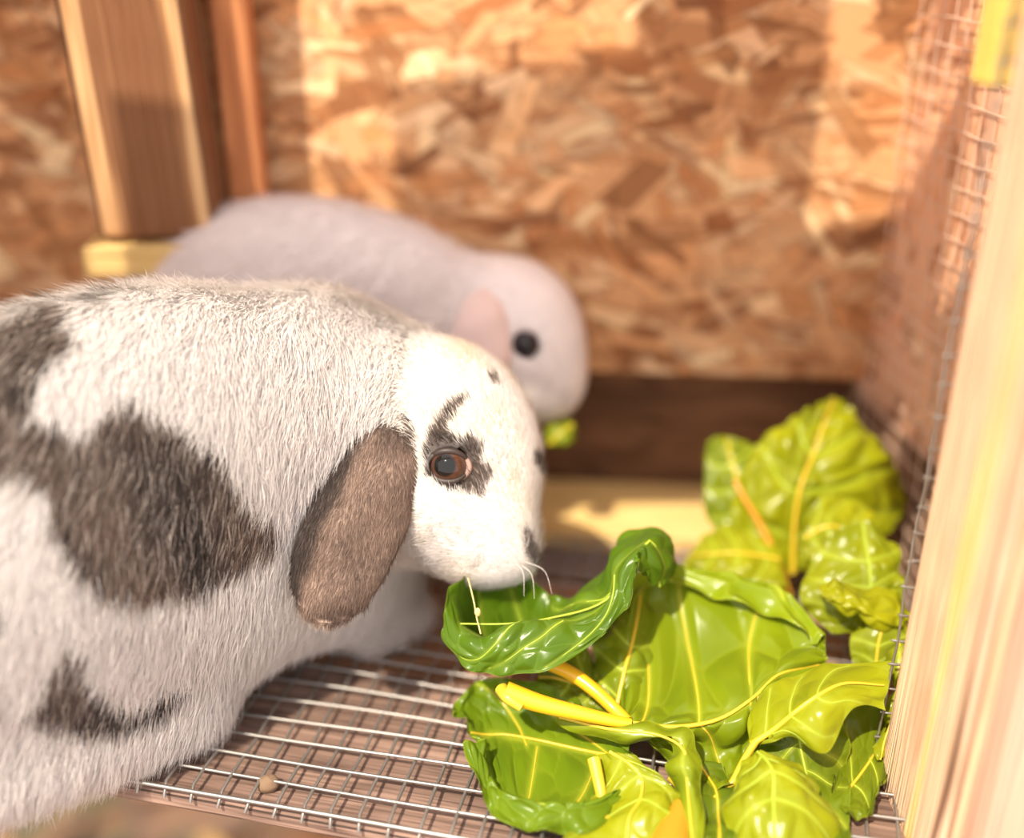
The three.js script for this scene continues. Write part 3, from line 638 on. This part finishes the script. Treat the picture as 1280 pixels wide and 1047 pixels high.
// rows: from the leaf's base to its tip, each row from one edge to the other, points [pixel x, pixel y, depth] or Vector3
function chard(label, rows, o = {}) {
  const P = rows.map((r) => r.map((q) => onFloor(...q))), R = P.length, C = P[0].length, seed = o.seed ?? 1;
  const origin = P[0][Math.floor(C / 2)].clone();
  const grid = (i, j) => P[clamp(i, 0, R - 1)][clamp(j, 0, C - 1)];
  const flat = (u, v, out = V()) => {
    const x = clamp(u) * (R - 1), y = clamp(v) * (C - 1), i = Math.min(R - 2, Math.floor(x)), j = Math.min(C - 2, Math.floor(y)), s = x - i, t = y - j;
    for (const k of ['x', 'y', 'z']) { const q = [-1, 0, 1, 2].map((a) => spline(grid(i + a, j - 1)[k], grid(i + a, j)[k], grid(i + a, j + 1)[k], grid(i + a, j + 2)[k], t)); out[k] = spline(...q, s); }
    return out;
  };
  let length = 0, width = 0;
  for (let i = 0; i < 20; i++) { length += flat(i / 20, 0.5).distanceTo(flat((i + 1) / 20, 0.5)); width += flat(0.55, i / 20).distanceTo(flat(0.55, (i + 1) / 20)); }
  const mid = o.mid ?? 0.5, veinList = o.veins ?? [[0.12, 1], [0.12, -1], [0.34, 1], [0.34, -1], [0.58, 1], [0.58, -1]];
  const lanes = veinList.map(([u0, s, reach = 0.44, rise = 0.24]) => [0, 0.2, 0.4, 0.6, 0.8, 1].map((t) => [u0 + rise * Math.pow(t, 1.3), mid + s * reach * t * (s > 0 ? (1 - mid) * 2 : mid * 2)]));
  if (o.midrib !== false) lanes.push([0, 0.2, 0.4, 0.6, 0.8, 1].map((t) => [t * (o.midribEnd ?? 0.96), mid + 0.02 * Math.sin(t * 5 + seed)]));
  const veinNear = (u, v) => { let d = 1; const x = u * length, y = v * width; for (const l of lanes) for (let i = 0; i < 5; i++) { const ax = l[i][0] * length, ay = l[i][1] * width, ex = l[i + 1][0] * length - ax, ey = l[i + 1][1] * width - ay, t = clamp(((x - ax) * ex + (y - ay) * ey) / (ex * ex + ey * ey + 1e-12)); d = Math.min(d, Math.hypot(x - ax - ex * t, y - ay - ey * t)); } return d; };
  const cell = o.cell ?? 0.009, bl = o.blister ?? 0.0011, flip = flat(0.5, 0.5), e = 0.004;
  const normal = (u, v) => { const a = flat(u + e, v).sub(flat(u - e, v)), b = flat(u, v + e).sub(flat(u, v - e)); return a.cross(b).normalize(); };
  const facing = normal(0.5, 0.5).dot(camera.position.clone().sub(flip)) < 0 ? -1 : 1;
  const relief = (u, v) => {
    const x = u * length / cell, y = v * width / cell, near = veinNear(u, v), seam = cells(x + 0.5 * noise3(x, y, seed), y + 0.5 * noise3(y, x, seed + 3), seed);
    const edge = Math.min(v, 1 - v) * width, tipEdge = Math.min(edge, (1 - u) * length);
    const ruffle = (o.ruffle ?? 0.0022) * Math.sin(u * length * 300 + seed * 2.1 + 2 * noise3(u * 9, v * 2, seed)) * smooth(0.012, 0, edge) + (o.ruffle ?? 0.0022) * 0.7 * Math.sin(v * width * 280 + seed) * smooth(0.01, 0, (1 - u) * length);
    const puff = Math.pow(clamp(seam * 1.25), 0.8) * smooth(0, 0.005, near);
    return { h: bl * (puff - 0.4) * smooth(0, 0.004, tipEdge + 0.001) + 0.0026 * fbm(x * 0.4, y * 0.4, seed + 9, 3) * (o.wave ?? 1) + ruffle, seam, near, tipEdge };
  };
  const place = (u, v, lift = 0) => flat(u, v).addScaledVector(normal(clamp(u, 0.01, 0.99), clamp(v, 0.01, 0.99)), facing * (relief(u, v).h + lift)).sub(origin);
  const nu = Math.round(clamp(length / 0.0008, 40, o.most ?? 110)), nv = Math.round(clamp(width / 0.0008, 40, o.most ?? 110)), pos = [], col = [], nor = [], idx = [], th = 0.00055;
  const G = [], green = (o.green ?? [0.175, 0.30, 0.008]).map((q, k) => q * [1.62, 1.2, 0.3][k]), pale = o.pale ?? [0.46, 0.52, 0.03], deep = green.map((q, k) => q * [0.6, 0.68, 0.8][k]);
  for (let i = 0; i <= nu; i++) for (let j = 0; j <= nv; j++) {
    const u = i / nu, v = j / nv, q = relief(u, v), n = normal(clamp(u, 0.01, 0.99), clamp(v, 0.01, 0.99)), p = flat(u, v).addScaledVector(n, facing * q.h).sub(origin);
    // edges follow the outline with small waves
    const tone = clamp(0.5 + 0.7 * fbm(u * length * 60, v * width * 60, seed + 20, 3)), seamK = smooth(0.1, 0.0, q.seam) * 0.13, veinK = smooth(0.0016, 0.0003, q.near) * 0.5 + smooth(0.006, 0, q.near) * 0.14, rim = smooth(0.0009, 0.0, q.tipEdge) * 0.6;
    const k = clamp(seamK + veinK + rim);
    G.push({ p, c: [0, 1, 2].map((m) => mix(mix(deep[m], green[m], tone), pale[m], k)) });
  }
  const M1 = nv + 1, nAt = (i, j) => { const a = G[Math.min(nu, i + 1) * M1 + j].p.clone().sub(G[Math.max(0, i - 1) * M1 + j].p), b = G[i * M1 + Math.min(nv, j + 1)].p.clone().sub(G[i * M1 + Math.max(0, j - 1)].p); return a.cross(b).normalize().multiplyScalar(facing); };
  const N = []; for (let i = 0; i <= nu; i++) for (let j = 0; j <= nv; j++) N.push(nAt(i, j));
  for (const s of [1, -1]) G.forEach((g, k) => { pos.push(g.p.x - (s < 0 ? N[k].x * th : 0), g.p.y - (s < 0 ? N[k].y * th : 0), g.p.z - (s < 0 ? N[k].z * th : 0)); nor.push(s * N[k].x, s * N[k].y, s * N[k].z); const d = s < 0 ? 1.25 : 1; col.push(g.c[0] * d, g.c[1] * d, g.c[2] * 1.2 * d); });
  const K = G.length, up = facing > 0;
  const tri = (a, b, c, f) => (f ? idx.push(a, b, c) : idx.push(a, c, b));
  for (let i = 0; i < nu; i++) for (let j = 0; j < nv; j++) { const a = i * M1 + j, b = a + 1, c = a + M1, d = c + 1; tri(a, c, b, up); tri(b, c, d, up); tri(K + a, K + b, K + c, up); tri(K + b, K + d, K + c, up); }
  const wall = (a, b) => { idx.push(a, b, K + a, b, K + b, K + a); };
  for (let i = 0; i < nu; i++) { wall(i * M1, (i + 1) * M1); wall((i + 1) * M1 + nv, i * M1 + nv); }
  for (let j = 0; j < nv; j++) { wall(nu * M1 + j, nu * M1 + j + 1); wall(j + 1, j); }
  const g = new THREE.BufferGeometry();
  g.setAttribute('position', new THREE.Float32BufferAttribute(pos, 3)); g.setAttribute('normal', new THREE.Float32BufferAttribute(nor, 3)); g.setAttribute('color', new THREE.Float32BufferAttribute(col, 3)); g.setIndex(idx);
  const addStem = (pts, r0, r1, m, label, name = 'stem') => part(name, tube(pts.map((q) => onFloor(...q).sub(origin)), (t) => mix(r0, r1, t), 14, 44), m ?? M.stem, root, label);
  const root = tag(base('chard_leaf', origin.clone()), label, 'leaf', 'chard leaves heaped on the wire floor');
  part('blade', g, M.blade, root);
  const rib = o.rib ?? 0.0013, run = (lane, r0, r1, name, m) => part(name, tube(lane.map(([u, v]) => place(u, v, r0 * 0.15)), (t) => mix(r0, r1, Math.pow(t, 0.7)), 7, 30), m, root);
  const main = o.midrib === false ? null : lanes.pop();
  if (main) run(main, rib, 0.0004, 'midrib', o.ribMaterial ?? M.vein);
  lanes.forEach((l) => run(l, Math.min(rib * 0.45, 0.0005), 0.00012, 'vein', o.veinMaterial ?? M.paleVein));
  if (o.stem) addStem(...o.stem);
  root.addStem = addStem;
  return root;
}
// the tall leaves at the back
chard('broad bright chard leaf standing upright at the very back of the heap', [
  [[962, 722, .556], [978, 722, .555], [996, 720, .554], [1020, 716, .556], [1060, 706, .560]],
  [[918, 640, .566], [950, 648, .558], [1000, 630, .552], [1070, 650, .556], [1118, 662, .568]],
  [[938, 575, .570], [970, 570, .562], [1012, 590, .556], [1080, 585, .562], [1128, 608, .575]],
  [[985, 520, .572], [1005, 518, .567], [1030, 525, .564], [1068, 530, .568], [1105, 555, .576]],
  [[1020, 500, .577], [1030, 497, .576], [1042, 496, .576], [1056, 503, .577], [1068, 512, .578]],
], { seed: 3, ruffle: 0.0006, green: [0.26, 0.36, 0.008], cell: 0.02, blister: 0.005, wave: 4.5, stem: [[[985, 745, .552], [975, 715, .552], [962, 680, .553], [950, 655, .555], [930, 622, .558], [918, 600, .562]], 0.0028, 0.0012, M.orangeStem], rib: 0.0017 });
chard('dark chard leaf left of the upright bright one at the back', [
  [[955, 680, .566], [950, 672, .567], [945, 665, .568], [950, 650, .569], [958, 640, .570]],
  [[888, 655, .570], [905, 632, .568], [925, 610, .567], [950, 590, .570], [970, 580, .574]],
  [[880, 600, .575], [893, 585, .574], [912, 572, .573], [935, 565, .575], [955, 560, .578]],
  [[884, 552, .580], [895, 546, .580], [910, 545, .580], [925, 550, .581], [938, 556, .582]],
], { seed: 5, ruffle: 0.0008, green: [0.15, 0.25, 0.01], cell: 0.013, blister: 0.0022, rib: 0.001 });
chard('low chard leaf spreading left at the foot of the upright back leaves', [
  [[985, 735, .535], [980, 720, .540], [975, 700, .545], [968, 680, .552], [962, 668, .556]],
  [[940, 735, .535], [935, 715, .537], [925, 690, .545], [925, 668, .555], [928, 655, .562]],
  [[890, 725, .540], [885, 706, .542], [885, 690, .550], [890, 672, .558], [898, 660, .566]],
  [[850, 722, .552], [852, 712, .552], [857, 700, .556], [868, 685, .560], [878, 672, .566]],
], { seed: 8, ruffle: 0.0008, green: [0.26, 0.36, 0.01], cell: 0.013, blister: 0.0024, rib: 0.0009 });
chard('small folded chard leaf under the tip of the upright back leaf', [
  [[1000, 690, .538], [1003, 680, .538], [1006, 672, .539], [1010, 664, .541], [1015, 658, .543]],
  [[1025, 705, .530], [1030, 680, .532], [1032, 655, .536], [1030, 635, .542], [1028, 620, .548]],
  [[1060, 715, .526], [1068, 690, .530], [1072, 665, .536], [1070, 645, .543], [1066, 625, .55]],
  [[1095, 700, .532], [1098, 685, .535], [1098, 665, .540], [1095, 650, .546], [1088, 640, .552]],
], { seed: 10, ruffle: 0.0008, green: [0.27, 0.37, 0.01], cell: 0.012, blister: 0.0025, rib: 0.0008 });
// right side, against the wire
chard('lit chard leaf leaning on the wire mesh with one straight pale rib', [
  [[1040, 790, .498], [1062, 790, .496], [1085, 785, .495], [1110, 785, .495], [1132, 780, .494]],
  [[1003, 755, .502], [1040, 745, .498], [1086, 735, .496], [1112, 735, .496], [1131, 738, .496]],
  [[1008, 712, .508], [1045, 700, .504], [1084, 690, .502], [1112, 696, .503], [1127, 705, .504]],
  [[1035, 670, .515], [1058, 655, .512], [1080, 650, .511], [1100, 665, .511], [1114, 680, .511]],
], { seed: 12, green: [0.22, 0.32, 0.01], veinMaterial: M.paleVein, ribMaterial: M.paleVein, rib: 0.0008, blister: 0.0014 });
chard('puffed chard leaf flap folded flat below the leaf that leans on the wire', [
  [[1024, 727, .488], [1026, 736, .484], [1028, 746, .482], [1031, 752, .483]],
  [[1052, 726, .489], [1054, 740, .481], [1056, 756, .478], [1057, 764, .482]],
  [[1088, 733, .489], [1088, 750, .480], [1086, 768, .477], [1082, 777, .481]],
  [[1122, 745, .488], [1124, 765, .481], [1122, 782, .479], [1116, 792, .483]],
  [[1137, 765, .487], [1138, 775, .484], [1137, 785, .483], [1135, 795, .484]],
], { seed: 14, green: [0.28, 0.37, 0.01], midrib: false, veins: [], blister: 0.0016, cell: 0.007 });
chard('small chard leaf with a short yellow rib under the puffed flap', [
  [[1070, 838, .482], [1083, 838, .480], [1096, 838, .479], [1110, 838, .479], [1124, 836, .480]],
  [[1062, 818, .484], [1080, 812, .481], [1099, 808, .479], [1118, 808, .480], [1136, 808, .481]],
  [[1068, 795, .487], [1085, 785, .483], [1103, 782, .481], [1120, 786, .482], [1137, 792, .483]],
  [[1085, 778, .489], [1095, 770, .486], [1107, 768, .485], [1120, 772, .485], [1132, 778, .485]],
], { seed: 16, green: [0.2, 0.3, 0.01], rib: 0.0008, blister: 0.0008 });
chard('narrow chard leaf squeezed edge-on between the heap and the post', [
  [[1095, 945, .452], [1097, 950, .450], [1101, 946, .452], [1106, 940, .455]],
  [[1106, 890, .462], [1112, 893, .458], [1119, 892, .458], [1124, 888, .460]],
  [[1114, 850, .468], [1120, 846, .463], [1128, 845, .462], [1134, 844, .464]],
  [[1112, 806, .476], [1120, 800, .471], [1129, 800, .470], [1136, 803, .472]],
], { seed: 18, green: [0.22, 0.32, 0.01], rib: 0.0006, veins: [], blister: 0.0008 });
// the big leaf in the middle
const large = chard('large middle chard leaf with rolled sunlit edge and a thick cut stem', [
  [[768, 880, .468], [774, 890, .462], [781, 897, .456], [790, 904, .451], [797, 911, .452], [806, 918, .454]],
  [[803, 735, .497], [798, 722, .502], [840, 830, .478], [860, 904, .450], [855, 930, .455], [842, 955, .462]],
  [[888, 742, .489], [880, 714, .500], [902, 800, .484], [930, 886, .452], [920, 945, .458], [900, 990, .464]],
  [[968, 768, .482], [976, 737, .492], [975, 795, .480], [969, 848, .460], [962, 895, .463], [955, 938, .468]],
  [[1024, 800, .472], [1030, 794, .476], [1032, 812, .472], [1035, 828, .468], [1030, 850, .468], [1022, 872, .470]],
], { seed: 20, mid: 0.6, rib: 0.0014, most: 150, blister: 0.0034, cell: 0.02, wave: 1.6, veins: [[0.05, -1, 0.36, 0.26], [0.3, -1, 0.34, 0.12], [0.55, -1, 0.4, 0.22], [0.3, 1, 0.4, 0.2], [0.62, 1, 0.4, 0.12]], veinMaterial: M.vein });
large.addStem([[632, 864, .450], [672, 878, .449], [720, 890, .448], [760, 899, .448], [788, 904, .449]], 0.0046, 0.0022, M.stem, 'thick yellow stem with a cut end');
large.addStem([[627, 861, .4525], [634, 871, .4475], [652, 884, .446]], 0.003, 0.002, M.vein, 'pale split end of the stem', 'cut_end');
chard('shaded chard leaf with a curving yellow rib left of the large middle leaf', [
  [[755, 892, .470], [762, 890, .468], [770, 887, .466], [780, 885, .467], [790, 884, .468]],
  [[740, 850, .478], [760, 845, .474], [782, 840, .472], [806, 850, .474], [820, 865, .477]],
  [[745, 800, .490], [768, 792, .484], [792, 795, .482], [812, 810, .484], [824, 825, .486]],
  [[765, 755, .505], [780, 742, .500], [800, 738, .497], [815, 750, .498], [826, 770, .499]],
], { seed: 22, green: [0.15, 0.26, 0.01], rib: 0.0013, blister: 0.002, cell: 0.012, ribMaterial: M.vein, stem: [[[688, 829, .470], [715, 842, .466], [745, 864, .461], [768, 886, .457], [784, 902, .452]], 0.0034, 0.0028, M.stem, 'yellow stem'] });  // green darkened to stand for shade within the heap
chard('blistered chard leaf lying deep in the heap above the cut stem', [
  [[790, 905, .468], [785, 900, .470], [780, 893, .472], [776, 886, .474], [772, 880, .476]],
  [[750, 905, .470], [745, 885, .470], [742, 862, .474], [740, 840, .480], [740, 815, .488]],
  [[700, 895, .474], [700, 872, .474], [702, 850, .478], [704, 825, .484], [708, 798, .492]],
  [[665, 880, .482], [668, 862, .482], [672, 845, .484], [678, 828, .488], [688, 812, .494]],
], { seed: 24, green: [0.15, 0.26, 0.01], cell: 0.008, blister: 0.0028, rib: 0.0009 });  // darker base green paints the shade deep in the pile
// right front
chard('light green chard leaf folded over like a tent with a long yellow rib', [
  [[936, 925, .447], [938, 928, .444], [940, 930, .441], [944, 932, .440], [949, 934, .440]],
  [[948, 872, .455], [960, 885, .446], [975, 903, .438], [980, 912, .434], [988, 922, .434]],
  [[985, 847, .456], [998, 862, .445], [1010, 880, .434], [1022, 910, .429], [1036, 938, .430]],
  [[1040, 831, .456], [1045, 842, .447], [1050, 856, .437], [1058, 870, .433], [1066, 884, .434]],
  [[1116, 829, .452], [1114, 842, .446], [1112, 856, .441], [1110, 872, .438], [1108, 888, .438]],
], { seed: 26, green: [0.25, 0.36, 0.012], rib: 0.0015, blister: 0.0009, cell: 0.013, ruffle: 0.001, stem: [[[838, 972, .452], [862, 994, .447], [888, 999, .443], [912, 982, .440], [930, 950, .440], [945, 926, .4395]], 0.0015, 0.0015, M.vein] });
chard('shade-coloured chard leaf hanging in the shade behind the tent-folded one', [
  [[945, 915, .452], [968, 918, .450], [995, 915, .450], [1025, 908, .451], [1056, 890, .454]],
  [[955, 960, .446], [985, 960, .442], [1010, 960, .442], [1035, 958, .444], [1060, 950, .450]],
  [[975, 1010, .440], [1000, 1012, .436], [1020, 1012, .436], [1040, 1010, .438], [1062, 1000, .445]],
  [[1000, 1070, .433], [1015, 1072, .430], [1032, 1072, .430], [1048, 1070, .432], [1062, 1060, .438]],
], { seed: 28, green: [0.11, 0.21, 0.008], rib: 0.0007, blister: 0.0009, ribMaterial: M.paleVein });  // shade behind the folded leaf is put into this green
chard('flat shaded chard leaf beside the post with a short sideways rib', [
  [[1040, 985, .452], [1042, 1000, .449], [1052, 1012, .447], [1062, 1020, .446]],
  [[1048, 940, .460], [1062, 965, .454], [1074, 990, .450], [1084, 1018, .449]],
  [[1062, 880, .472], [1085, 920, .463], [1094, 965, .457], [1090, 1012, .453]],
  [[1095, 850, .478], [1110, 890, .470], [1112, 930, .464], [1103, 975, .459]],
], { seed: 30, green: [0.125, 0.22, 0.008], rib: 0.0008, blister: 0.0008, veins: [[0.3, 1], [0.3, -1], [0.6, 1]] });  // low green carries the shade beside the post
chard('sunlit puckered chard leaf at the lower right corner of the heap', [
  [[938, 940, .434], [941, 938, .432], [946, 936, .431], [956, 936, .431], [966, 942, .433]],
  [[916, 972, .428], [938, 966, .421], [964, 962, .418], [996, 966, .420], [1022, 986, .427]],
  [[908, 1018, .421], [934, 1012, .411], [970, 1010, .408], [1010, 1010, .411], [1046, 1034, .421]],
  [[912, 1072, .414], [938, 1072, .405], [975, 1072, .401], [1016, 1072, .404], [1058, 1084, .413]],
], { seed: 32, green: [0.25, 0.36, 0.012], rib: 0.0008, blister: 0.0016, cell: 0.012, wave: 2, ribMaterial: M.paleVein });
chard('shade-coloured chard leaf in the gap between the twisted ribbon leaf and the sunlit corner leaf', [
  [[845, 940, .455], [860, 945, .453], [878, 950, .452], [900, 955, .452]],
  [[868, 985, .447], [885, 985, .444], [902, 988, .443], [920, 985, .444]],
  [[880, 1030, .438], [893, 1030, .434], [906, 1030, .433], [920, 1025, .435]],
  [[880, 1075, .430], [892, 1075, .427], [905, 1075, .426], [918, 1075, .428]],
], { seed: 33, green: [0.09, 0.18, 0.008], rib: 0.0007, veins: [], blister: 0.001 });  // deep green paints the shade of the gap
// left front: the bowl, the leaf inside, the ribbon
chard('bowl-shaped chard leaf with a glossy rim at the lower left of the heap', [
  [[785, 925, .450], [792, 945, .4485], [795, 960, .446], [790, 975, .440], [780, 1000, .436]],
  [[735, 880, .470], [742, 930, .466], [745, 1006, .440], [742, 1000, .424], [735, 1040, .418]],
  [[690, 858, .478], [690, 920, .474], [694, 1010, .440], [700, 1003, .422], [690, 1038, .416]],
  [[640, 848, .484], [645, 910, .478], [655, 1008, .444], [660, 1001, .424], [655, 1037, .418]],
  [[600, 850, .484], [615, 900, .478], [630, 990, .450], [622, 984, .432], [618, 1022, .424]],
  [[578, 868, .480], [598, 905, .475], [616, 965, .456], [610, 960, .440], [598, 980, .434]],
  [[569, 888, .470], [582, 905, .468], [603, 930, .458], [602, 924, .450], [578, 930, .446]],
], { seed: 34, green: [0.12, 0.25, 0.01], rib: 0.0009, blister: 0.0016, cell: 0.011, ruffle: 0.003, most: 150, mid: 0.3, veins: [[0.15, 1, 0.3, 0.3], [0.1, -1, 0.36, 0.4], [0.4, 1, 0.3], [0.45, -1]], veinMaterial: M.vein });  // green lowered so the bowl looks shaded, shade put into the colour
chard('yellow-green chard leaf curling inside the bowl-shaped leaf at the bottom edge', [
  [[742, 945, .446], [752, 942, .444], [764, 942, .442], [778, 944, .441], [790, 946, .441]],
  [[745, 985, .440], [768, 968, .436], [795, 960, .433], [822, 965, .432], [838, 972, .433]],
  [[735, 1020, .432], [765, 1000, .430], [800, 985, .428], [830, 985, .426], [849, 998, .428]],
  [[705, 1046, .422], [745, 1032, .418], [785, 1018, .417], [820, 1012, .418], [845, 1015, .422]],
  [[705, 1080, .415], [745, 1070, .411], [785, 1060, .410], [815, 1048, .413], [836, 1030, .420]],
], { seed: 36, green: [0.25, 0.36, 0.012], rib: 0.0008, blister: 0.0012, stem: [[[742, 948, .441], [748, 975, .436], [754, 1005, .431], [757, 1026, .427]], 0.0028, 0.0019, M.vein] });
chard('twisted ribbon-like chard leaf with a pale yellow edge running to the bottom of the frame', [
  [[692, 900, .462], [697, 897, .460], [702, 894, .459], [708, 892, .460]],
  [[742, 922, .452], [748, 914, .449], [755, 906, .449], [764, 902, .452]],
  [[800, 930, .445], [806, 922, .441], [815, 913, .442], [825, 906, .446]],
  [[838, 928, .441], [846, 926, .436], [856, 922, .436], [866, 916, .440]],
  [[832, 958, .436], [845, 955, .430], [862, 955, .428], [878, 958, .432]],
  [[845, 1000, .430], [856, 998, .424], [868, 998, .422], [879, 1000, .425]],
  [[856, 1075, .415], [864, 1075, .410], [872, 1075, .409], [878, 1075, .412]],
], { seed: 38, green: [0.2, 0.32, 0.015], rib: 0.0009, veins: [], blister: 0.0006, ruffle: 0.0012, ribMaterial: M.vein, stem: [[[852, 1010, .444], [843, 1035, .436], [832, 1075, .424]], 0.0045, 0.0085, M.orangeStem, 'thick orange stem'] });
// the glossy leaf at the rabbit's mouth
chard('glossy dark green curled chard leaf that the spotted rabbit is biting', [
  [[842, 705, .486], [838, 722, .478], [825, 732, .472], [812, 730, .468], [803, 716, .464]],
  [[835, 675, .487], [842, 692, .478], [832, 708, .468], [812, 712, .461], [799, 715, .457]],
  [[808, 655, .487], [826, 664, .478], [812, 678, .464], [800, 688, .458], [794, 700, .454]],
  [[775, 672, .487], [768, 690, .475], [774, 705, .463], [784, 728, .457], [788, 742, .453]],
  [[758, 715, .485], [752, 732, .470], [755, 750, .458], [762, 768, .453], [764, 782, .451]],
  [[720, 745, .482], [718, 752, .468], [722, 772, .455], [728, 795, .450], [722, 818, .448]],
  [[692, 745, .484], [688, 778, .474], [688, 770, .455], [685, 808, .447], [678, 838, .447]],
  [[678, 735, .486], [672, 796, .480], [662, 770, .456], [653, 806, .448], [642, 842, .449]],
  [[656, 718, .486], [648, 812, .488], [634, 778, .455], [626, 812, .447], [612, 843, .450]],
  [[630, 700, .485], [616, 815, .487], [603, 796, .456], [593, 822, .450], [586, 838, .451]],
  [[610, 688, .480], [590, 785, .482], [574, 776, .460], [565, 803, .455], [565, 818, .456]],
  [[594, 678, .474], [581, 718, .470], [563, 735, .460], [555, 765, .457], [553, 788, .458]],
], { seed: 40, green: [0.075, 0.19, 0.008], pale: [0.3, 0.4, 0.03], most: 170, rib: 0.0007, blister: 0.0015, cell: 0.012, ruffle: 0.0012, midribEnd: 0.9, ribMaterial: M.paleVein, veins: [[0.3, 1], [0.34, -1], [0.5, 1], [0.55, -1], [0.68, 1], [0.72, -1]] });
chard('scrap of green chard leaf under the chin of the white rabbit', [
  [[678, 545, .59], [682, 552, .588], [688, 558, .587], [696, 560, .588]],
  [[690, 530, .592], [698, 536, .588], [706, 544, .586], [712, 552, .588]],
  [[706, 522, .594], [714, 528, .592], [720, 536, .591], [724, 544, .592]],
], { seed: 44, green: [0.16, 0.26, 0.01], veins: [], rib: 0.0006 });
const straw = tag(base('dry_stalk', at(590, 722, .4555)), 'thin dry grass stalk with a pale seed lying in the glossy curled leaf', 'stalk');
part('stem', tube([[585, 722, .4575], [592, 750, .4555], [596, 772, .4545], [601, 792, .453]].map((q) => at(...q).sub(straw.position)), 0.00035, 6, 20), M.straw, straw);
part('seed', new THREE.SphereGeometry(0.0014, 12, 8).scale(1, 1.6, 0.8).translate(...at(597, 765, .4535).sub(straw.position).toArray()), M.straw, straw);
renderer.render(scene, camera);
